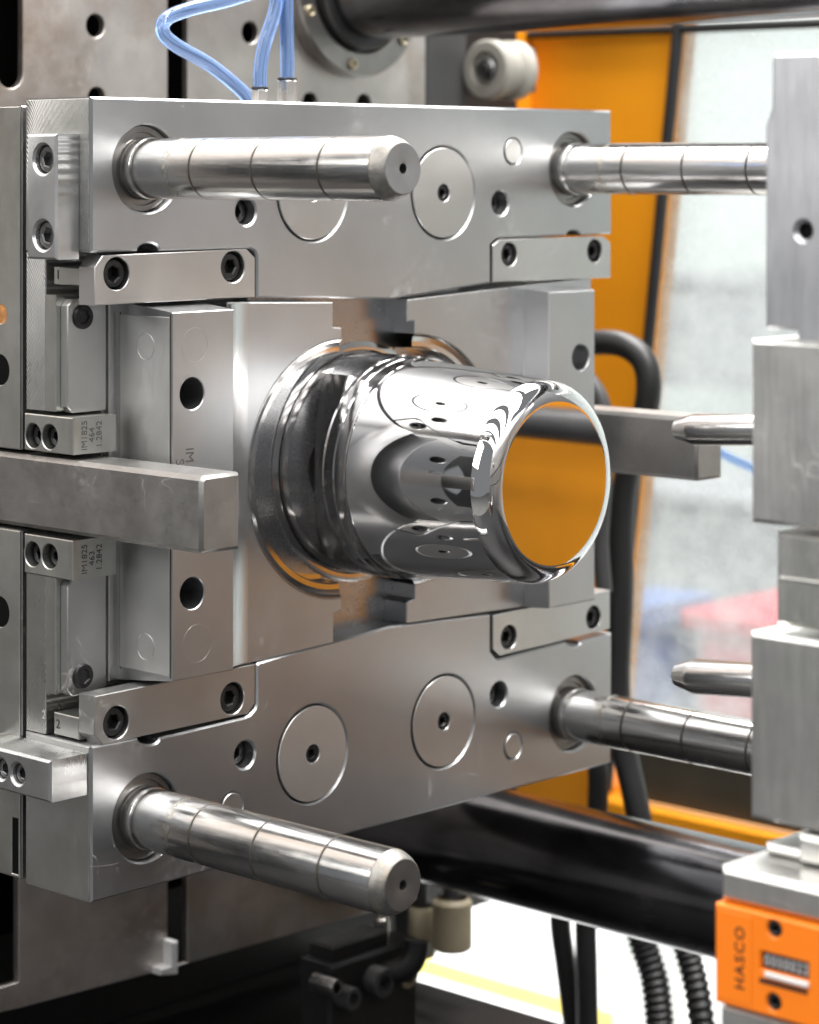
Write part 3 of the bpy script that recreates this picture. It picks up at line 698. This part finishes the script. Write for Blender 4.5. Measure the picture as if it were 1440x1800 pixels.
# ================================================================== opposite (fixed) mould half
FXE = 0.95
fixed = thing('fixed_mould_half', 'stack of bright steel plates of the opposite mould half cut by the frame', 'mould half', (0.6, YC, ZB))
def fplate(name, px, mat, hole=None, Yn=0.0, bevel=0.0020, xe=FXE):
    o2 = fy([(a - 6, b) for a, b in px], Yn); zt = o2[0][1]; zb = o2[-1][1]
    o2 = [(xe, zt)] + o2 + [(xe, zb)]
    hs = []
    if hole: q = at(*hole[:2], Y=Yn); hs = [circ(q.x, q.z, hole[2], 28)]
    part(name, prism(o2, W, Yn, 'Y', hs, bevel=bevel), mat, fixed)
    if hole: part('hole_bottom', lathe([(0.0040, hole[2] * 1.1), (0.0043, hole[2] * 1.1)], (q.x, Yn, q.z), axis='Y', n=24), 'recess_shade', fixed)
fplate('upper_plate', [(1364, 93), (1361, 110), (1360, 190), (1349, 222), (1349, 579), (1403, 581), (1407, 604)], 'fixed_steel_blue', (1412, 406, 0.0040))
fplate('cavity_plate', [(1325, 596), (1325, 918)], 'fixed_steel', bevel=0.0020)
fplate('middle_plate', [(1369, 934), (1369, 1098)], 'fixed_steel', Yn=0.004)
part('seam_strip', box(at(1369, 1012, Y=0.003).x + 0.0005, FXE - 0.01, 0.0025, 0.006, at(1369, 1019, Y=0.003).z, at(1369, 1013, Y=0.003).z, front='Y'), 'aged_steel', fixed)
fplate('lower_plate', [(1323, 1110), (1323, 1438)], 'fixed_steel', bevel=0.0020)
# angle pins
def cam_pin(py, r, label):
    tip = at(1190, py, Y=0.12); end = at(1345, py - (0 if py < 900 else -10), Y=0.12)
    th = thing('angle_pin', label, 'pin', tip, 'angle pins of the opposite mould half')
    d = (end - tip); Ln = d.length + 0.05
    pr = [(0, 0.0001), (0, r * 0.55), (0.001, r * 0.66), (0.010, r * 0.92), (0.013, r), (Ln, r)]
    V, Fc = lathe(pr, (0, 0, 0), n=48)
    rot = d.to_track_quat('X', 'Z'); V = [tuple(rot @ Vector(v) + tip) for v in V]
    part('shaft', (V, Fc), 'pin_steel', th, angle=25)
cam_pin(755, 0.0087, 'short polished angle pin overlapping the far latch bar')
cam_pin(1187, 0.0096, 'short polished angle pin just above the far lower guide pin')

# lower mounting block and stroke counter
YK = -0.030
mb = thing('mounting_block', 'steel block with bright edges carrying the orange counter', 'block', (0.6, YK, ZB))
bo = fy([(1265, 1522), (1265, 1582)], YK)
xk = bo[0][0]; zk1 = bo[0][1]; zk0 = at(1264, 1900, Y=YK).z
zc1 = at(1264, 1583, Y=YK).z; zc0 = at(1263, 1758, Y=YK).z
part('top_plate', prism(rect(xk, zc1, FXE, zk1), 0.03, YK, 'Y', bevel=0.0028), 'fixed_steel', mb)
part('core_plate', box(xk + 0.006, FXE - 0.004, YK + 0.008, 0.03, zc0, zc1 - 0.0003, front='Y'), 'aged_steel', mb)
part('bottom_plate', prism(rect(xk - 0.0006, zk0, FXE, zc0 - 0.0004), 0.03, YK, 'Y', bevel=0.0028), 'fixed_steel', mb)
q = at(1343, 1482, Y=0.0); part('step_plate', prism(rect(q.x, zk1 + 0.0004, FXE, q.z), 0.12, 0.0, 'Y', bevel=0.0022), 'fixed_steel', mb)
q = at(1401, 1466, Y=-0.004); part('step_plate', prism(rect(q.x, zk1 + 0.0008, FXE, q.z), 0.06, -0.004, 'Y', bevel=0.0022), 'fixed_steel', mb)
cnt = thing('stroke_counter', 'orange stroke counter lettered HASCO with a row of digits', 'counter', (xk, YK, zc0))
YF = YK - 0.0035
xr = xk + 0.062
cw = [at(a, b, Y=YF) for a, b in ((1336, 1672), (1423, 1722))]
winp = fy([(1337, 1674), (1421, 1697), (1421, 1724), (1337, 1701)], YF)
zwc = (at(1337, 1687, Y=YF).z + at(1421, 1710, Y=YF).z) / 2
wx0, wx1 = at(1337, 1690, Y=YF).x, at(1421, 1710, Y=YF).x
wz0, wz1 = zwc - 0.0042, zwc + 0.0042
s1, s2 = at(1361, 1624, Y=YF), at(1360, 1762, Y=YF)
zs0 = zc0 + 0.0058; s1.z = min(s1.z, zc1 - 0.0058)
body = part('housing', prism(rect(xk, zc0 + 0.0003, xr, zc1 - 0.0003), YK + 0.0075, YF, 'Y', [rect(wx0, wz0, wx1, wz1), circ(s1.x, s1.z, 0.0040, 28), circ(s2.x, max(s2.z, zs0), 0.0040, 28)], bevel=0.0008), 'counter_orange', cnt)
part('label_frame', prism(rect(xk + 0.0016, zc0 + 0.003, at(1322, 1680, Y=YF).x, zc1 - 0.0028), YF + 0.0002, YF - 0.0003, 'Y', bevel=0.0002), 'counter_orange', cnt)
for s in (s1, s2): bolt(cnt, (s.x, YF + 0.0008, max(s.z, zs0)), 0.0038, 0.006, 'Y', -1, 'black_oxide')
q = at(1302, 1684, Y=YF); lettering('HASCO', (q.x, YF - 0.00035, q.z), (0, 0, 1), (-1, 0, 0), 0.0076, 'counter_ink', cnt, sx=1.02, space=1.22, bold=0.0001)
part('number_window', box(wx0 - 0.001, wx1 + 0.001, YF + 0.0030, YF + 0.0034, wz0 - 0.001, wz1 + 0.001, front='Y', bevel=0), 'dark_paint', cnt)
wd = (wx1 - wx0) / 7.4
for k in range(7):
    xx = wx0 + wd * (k + 0.7)
    rl = part('digit_wheel', lathe([(xx - wd * 0.44, 0.0052), (xx + wd * 0.44, 0.0052)], (0, YF + 0.0072, zwc), axis='X', n=28), 'dark_paint', cnt)
    lettering('0000022'[k], (xx, YF + 0.0018, zwc), (1, 0, 0), (0, 0, 1), 0.0068, 'digit_grey', rl, 'digit', sx=0.85)
part('white_ledge', box(wx0 + 0.003, wx1 + 0.0005, YF - 0.0014, YF + 0.0004, wz0 - 0.0026, wz0 - 0.0004, front='Y', bevel=0.0004), 'white_plastic', cnt)
part('dark_bar', box(wx0 - 0.0006, wx1 - 0.0004, YF - 0.0003, YF + 0.0004, wz0 - 0.0062, wz0 - 0.0038, front='Y', bevel=0.0001), 'counter_ink', cnt)

# ================================================================== rear guard of the machine
YG = 0.95
def G(px, py): p = at(px, py, Y=YG); return (p.x, p.z)
guard = thing('rear_guard', 'orange rear guard door round a milky window', 'guard door', (0, YG, ZB - 0.2))
zg_top = G(1100, 30)[1]; zg_bot = G(1100, 1392)[1]
edge_t, edge_b = G(1191, 52), G(1066, 1390)
gx1 = 0.60
part('near_panel', prism([G(885, -60), (edge_t[0] + 0.006, G(1191, -60)[1]), edge_t, edge_b, (edge_b[0], G(1000, 1442)[1]), (G(885, 1500)[0], G(1000, 1442)[1])], YG + 0.03, YG, 'Y', bevel=0.002), 'orange_paint', guard)
part('far_panel', box(gx1, gx1 + 0.36, YG, YG + 0.03, ZB - 0.10, ZB + 0.30, front='Y', bevel=0.002), 'orange_paint', guard)
part('added_frame', prism(rect(gx1, ZB - 0.55, gx1 + 1.3, Z1 + 0.5), YG + 0.03, YG + 0.002, 'Y', [rect(gx1 + 0.001, ZB - 0.099, gx1 + 0.359, ZB + 0.299)], bevel=0.001), 'dark_panel', guard)  # dark surround added out of view to dull what the plates reflect
part('top_rail', box(edge_t[0] + 0.007, gx1 - 0.001, YG - 0.012, YG + 0.03, zg_top + 0.003, zg_top + 0.05, front='Y', bevel=0.002), 'white_plastic', guard)
part('bottom_rail', box(edge_b[0] + 0.001, gx1 - 0.001, YG - 0.02, YG + 0.03, zg_bot - 0.036, zg_bot - 0.006, front='Y', bevel=0.002), 'orange_paint', guard)
kz1 = at(1250, 1345, Y=YG - 0.004).z; 
part('kick_plate', box(edge_b[0] + 0.02, gx1 - 0.001, YG - 0.004, YG + 0.004, zg_bot - 0.003, kz1, front='Y', bevel=0.0005), 'kick' if 'kick' in MAT else 'dark_paint', guard)
part('seal', tube([at(1193, 40, Y=YG - 0.006), at(1066, 1388, Y=YG - 0.006)], 0.006, 12, 1), 'rubber_black', guard)
part('seal', tube([at(930, 62, Y=YG - 0.006), at(1460, 40, Y=YG - 0.006)], 0.0045, 12, 1), 'rubber_black', guard)
part('pane', prism([(edge_t[0] - 0.002, edge_t[1]), (gx1 + 0.002, edge_t[1] + 0.012), (gx1 + 0.002, kz1 - 0.006), (edge_b[0] + 0.002, kz1 - 0.006)], YG + 0.016, YG + 0.012, 'Y', bevel=0), 'milky_pane', guard)
part('added_skirt', box(-0.17, 2.2, YG - 0.02, YG + 0.03, ZB - 0.62, zg_bot - 0.037, front='Y', bevel=0.002), 'dark_paint', guard)  # unseen dark panel added to darken the lower rail's reflection
# ribs on the guard's near panel
xr0 = G(935, 300)[0]; part('rib', box(xr0 - 0.012, xr0, YG - 0.05, YG - 0.0005, ZB - 0.08, G(900, 60)[1], front='Y', bevel=0.002), 'orange_paint', guard)
# dark rail on the far panel, seen in the core's mirror end
part('grab_rail', tube([(gx1 - 0.08, YG - 0.04, ZB + 0.208), (gx1 + 0.34, YG - 0.04, ZB + 0.215)], 0.020, 24, 1), 'rail_grey', guard)

# post and roller beside the platen
pp = [at(750, 75, X=-0.36), at(822, 190, X=-0.36)]
single('guide_post', box(-0.40, -0.36, pp[0].y, pp[1].y, ZB - 0.2595, Z1 + 0.3, bevel=0.002), 'dark_paint', 'dark upright post between the platen and the nylon roller', 'post')
rc = at(852, 122, X=-0.33)
rl = thing('roller', 'cream nylon roller with a steel hub in front of the orange panel', 'roller', (rc.x, rc.y, rc.z - 0.04))
part('wheel', lathe([(0.045, 0.024), (0.043, 0.0275), (0.030, 0.0275), (0.026, 0.0235), (0.016, 0.0235), (0.012, 0.0275), (0.002, 0.0275), (0.0, 0.0255), (0.0, 0.017), (0.004, 0.016), (0.004, 0.010)], rc, axis='Y', n=56), 'nylon', rl)
part('hub', lathe([(0.045, 0.0105), (0.002, 0.0105), (0.0005, 0.009), (0.0005, 0.0065), (-0.006, 0.0060), (-0.006, 0.0001)], rc, axis='Y', n=32), 'grey_screw', rl)
part('axle_bracket', box(-0.4198, rc.x + 0.015, rc.y + 0.0452, rc.y + 0.055, rc.z - 0.02, rc.z + 0.02, bevel=0.001), 'dark_paint', rl)

# ================================================================== black hoses behind the mould
def hose_y(pts, Y, r, label, Yb=None, mat='rubber_black', name='hydraulic_hose', rfun=None, sm=12, n=20):
    k = len(pts); P = [at(a, b, Y=Y if Yb is None else Y + (Yb - Y) * i / (k - 1)) for i, (a, b) in enumerate(pts)]
    return single(name, tube(P, r, n, sm, rfun), mat, label, 'hose', 'black hoses behind the mould')
hose_y([(1010, 608), (1050, 602), (1095, 606), (1130, 632), (1141, 680), (1130, 745), (1108, 810), (1094, 900), (1092, 1050), (1086, 1200), (1095, 1300), (1120, 1420), (1128, 1470)], 0.70, 0.0108, 'thick black hose looping out beside the far slide and hanging down')
hose_y([(1030, 660), (1055, 700), (1066, 760), (1062, 850), (1056, 950), (1062, 1040)], 0.66, 0.007, 'thin black hose hanging just behind the core end', mat='dark_paint')
hose_y([(1045, 1300), (1052, 1360), (1050, 1440)], 0.72, 0.009, 'short black hose dropping behind the far lower guide pin')
hose_y([(990, 1560), (985, 1620), (995, 1700), (1008, 1800), (1012, 1850)], 0.75, 0.0095, 'smooth black hose hanging below the tie bar over the white floor')
hose_y([(1030, 1570), (1030, 1640), (1032, 1720), (1034, 1850)], 0.74, 0.0098, 'black hose hanging close beside the smooth one below the tie bar')
def corr(i): return 0.0118 + (0.0016 if i % 2 else -0.0012)
hose_y([(1118, 1590), (1128, 1650), (1150, 1720), (1160, 1800), (1162, 1860)], 0.76, 0.012, 'ribbed black conduit hanging below the tie bar', rfun=corr, sm=12, name='ribbed_conduit')
hose_y([(1192, 1600), (1205, 1660), (1225, 1740), (1240, 1850)], 0.77, 0.010, 'ribbed black conduit right beside the orange counter', rfun=lambda i: 0.0108 + (0.0014 if i % 2 else -0.001), sm=12, name='ribbed_conduit')
hose_px([(1255, 790), (1290, 808), (1335, 828)], -0.1, 0.004, 'blue_tube', 'air_hose', 'thin blue air hose crossing behind the far latch bar end', 'hose', 'blue air hoses')

# ================================================================== machine bed, valves, hall
be = at(870, 1762, Z=ZB - 0.26)
struct('machine_bed', join(box(-1.2, 2.0, -0.6, be.y, ZB - 0.60, ZB - 0.26, front='Z', bevel=0.003)), 'bed_black')
struct('machine_frame', box(-1.2, -0.42, -0.6, 0.885, ZB - 0.259, Z1 + 0.6), 'bed_black')
struct('hall_floor', box(-9, 7, -5, 9, -0.05, 0.0, front='Z', bevel=0), 'concrete')
struct('walkway', box(-8, 6, 1.05, 4.99, 0.0005, 0.004, front='Z', bevel=0), 'floor_white')
ys = [at(870, 1722, Z=0.004), at(870, 1752, Z=0.004)]
struct('floor_line', box(-9, 7, ys[1].y, ys[0].y, 0.0045, 0.008, front='Z', bevel=0), 'yellow_paint')
struct('hall_wall', box(-9, 7, 5.0, 5.1, 0.001, 5.0, front='Y', bevel=0), 'wall_paint')
# things seen blurred through the window
def far_box(name, px0, py0, px1, py1, Y, mat, label, cat):
    a, b = at(px0, py0, Y=Y), at(px1, py1, Y=Y)
    th = thing(name, label, cat, ((a.x + b.x) / 2, Y, 0))
    x0, x1, z0, z1 = min(a.x, b.x), max(a.x, b.x), max(0.002, min(a.z, b.z)), max(a.z, b.z)
    dp = 0.5 if Y > 2.15 else 0.16
    part('body', box(x0, x1, Y, Y + dp, z0, z1, front='Y', bevel=0.01), mat, th)
    if z0 > 0.05:                                   # bins stand on pale legs, the cabinet hangs on the wall
        if Y < 4:
            for lx in (x0 + 0.01, x1 - 0.03):
                for ly in (Y + 0.03, Y + dp - 0.05): part('leg', box(lx, lx + 0.02, ly, ly + 0.02, 0.0045, z0 - 0.0005, bevel=0.001), 'wall_paint', th)
    part('rim', box(x0 - 0.02, x1 + 0.02, Y - 0.02, Y + dp + (0.02 if Y < 4 else 0), z1 + 0.0005, z1 + 0.03, front='Y', bevel=0.006), mat, th)
far_box('storage_bin', 1225, 1105, 1420, 1400, 2.2, 'red_plastic', 'blurred red bin seen through the milky window', 'bin')
far_box('storage_bin', 1050, 1090, 1118, 1400, 2.1, 'blue_plastic', 'blurred blue bin seen through the milky window', 'bin')
far_box('far_machine', 1130, 880, 1420, 2400, 2.9, 'grey_machine', 'blurred grey machine seen through the milky window', 'machine')
far_box('wall_cabinet', 1150, 500, 1330, 690, 4.46, 'grey_machine', 'blurred grey wall cabinet seen through the middle of the milky window', 'cabinet')
# valve block and fittings low behind the mould
vb = thing('valve_block', 'dark valve block with fittings low under the mould', 'valve', (at(640, 1700, X=-0.2).x, at(640, 1700, X=-0.2).y, ZB - 0.259))
a, b = at(560, 1705, X=-0.18), at(735, 1800, X=-0.18)
part('body', box(-0.212, -0.18, a.y + 0.012, b.y, ZB - 0.2595, a.z, bevel=0.003), 'bed_black', vb)
part('cover', box(-0.21, -0.185, a.y + 0.02, b.y - 0.03, a.z + 0.0005, a.z + 0.012, front='Z', bevel=0.002), 'bed_black', vb)
for px, py, r, mt in ((655, 1722, 0.012, 'dark_paint'), (698, 1708, 0.011, 'brass'), (600, 1750, 0.009, 'dark_paint'), (570, 1730, 0.007, 'grey_screw')):
    c = at(px, py, X=-0.18); part('port', lathe([(-0.01, r), (0.012, r), (0.014, r * 0.9), (0.014, r * 0.55), (0.004, r * 0.5), (0.004, 0.0001)], c, n=28), mt, vb)
c = at(730, 1690, X=-0.16); part('elbow', tube([c + Vector((-0.02, -0.018, -0.012)), c + Vector((-0.004, -0.006, -0.004)), c + Vector((0.0, 0.0, 0.006)), c + Vector((0, 0.002, 0.016))], 0.010, 18), 'rubber_black', vb)
for px, py0, py1, r, lab in ((742, 1600, 1680, 0.012, 'tan sleeve hanging nearest the pin end under the tie bar'), (795, 1585, 1668, 0.017, 'wider tan sleeve hanging beside the white floor under the tie bar')):
    p0, p1 = at(px, py0, Y=0.60), at(px, py1, Y=0.60)
    th = thing('hanging_sleeve', lab, 'fitting', (p1.x, p1.y, p1.z), 'tan sleeves under the tie bar')
    part('barrel', lathe([(0, r * 0.9), (0.002, r), (p0.z - p1.z, r), (p0.z - p1.z + 0.004, r * 0.8)], p1, axis='Z', n=32), 'tan_plastic', th)
    part('stem', lathe([(p0.z - p1.z + 0.0041, r * 0.45), (p0.z - p1.z + 0.06, r * 0.45)], p1, axis='Z', n=20), 'dark_paint', th)
c = at(672, 1632, X=-0.2); single('pipe_nipple', lathe([(-0.012, 0.004), (-0.01, 0.006), (0.008, 0.006), (0.009, 0.0045), (0.016, 0.0045)], c, axis='Z', n=24), 'nickel', 'small bright pipe nipple in the dark under the mould', 'fitting')
c0, c1 = at(290, 1660, X=-0.29), at(312, 1712, X=-0.29)
br_ = [(c1.y - 0.0065, c0.z), (c1.y, c0.z), (c1.y, c1.z), (c1.y - 0.018, c1.z + 0.003), (c1.y - 0.018, c1.z + 0.008), (c1.y - 0.0065, c1.z + 0.008)]
single('angle_bracket', prism(br_, -0.2997, -0.289, 'X', bevel=0.0008), 'white_plastic', 'small white L shaped bracket in the dark below the platen slot', 'bracket')
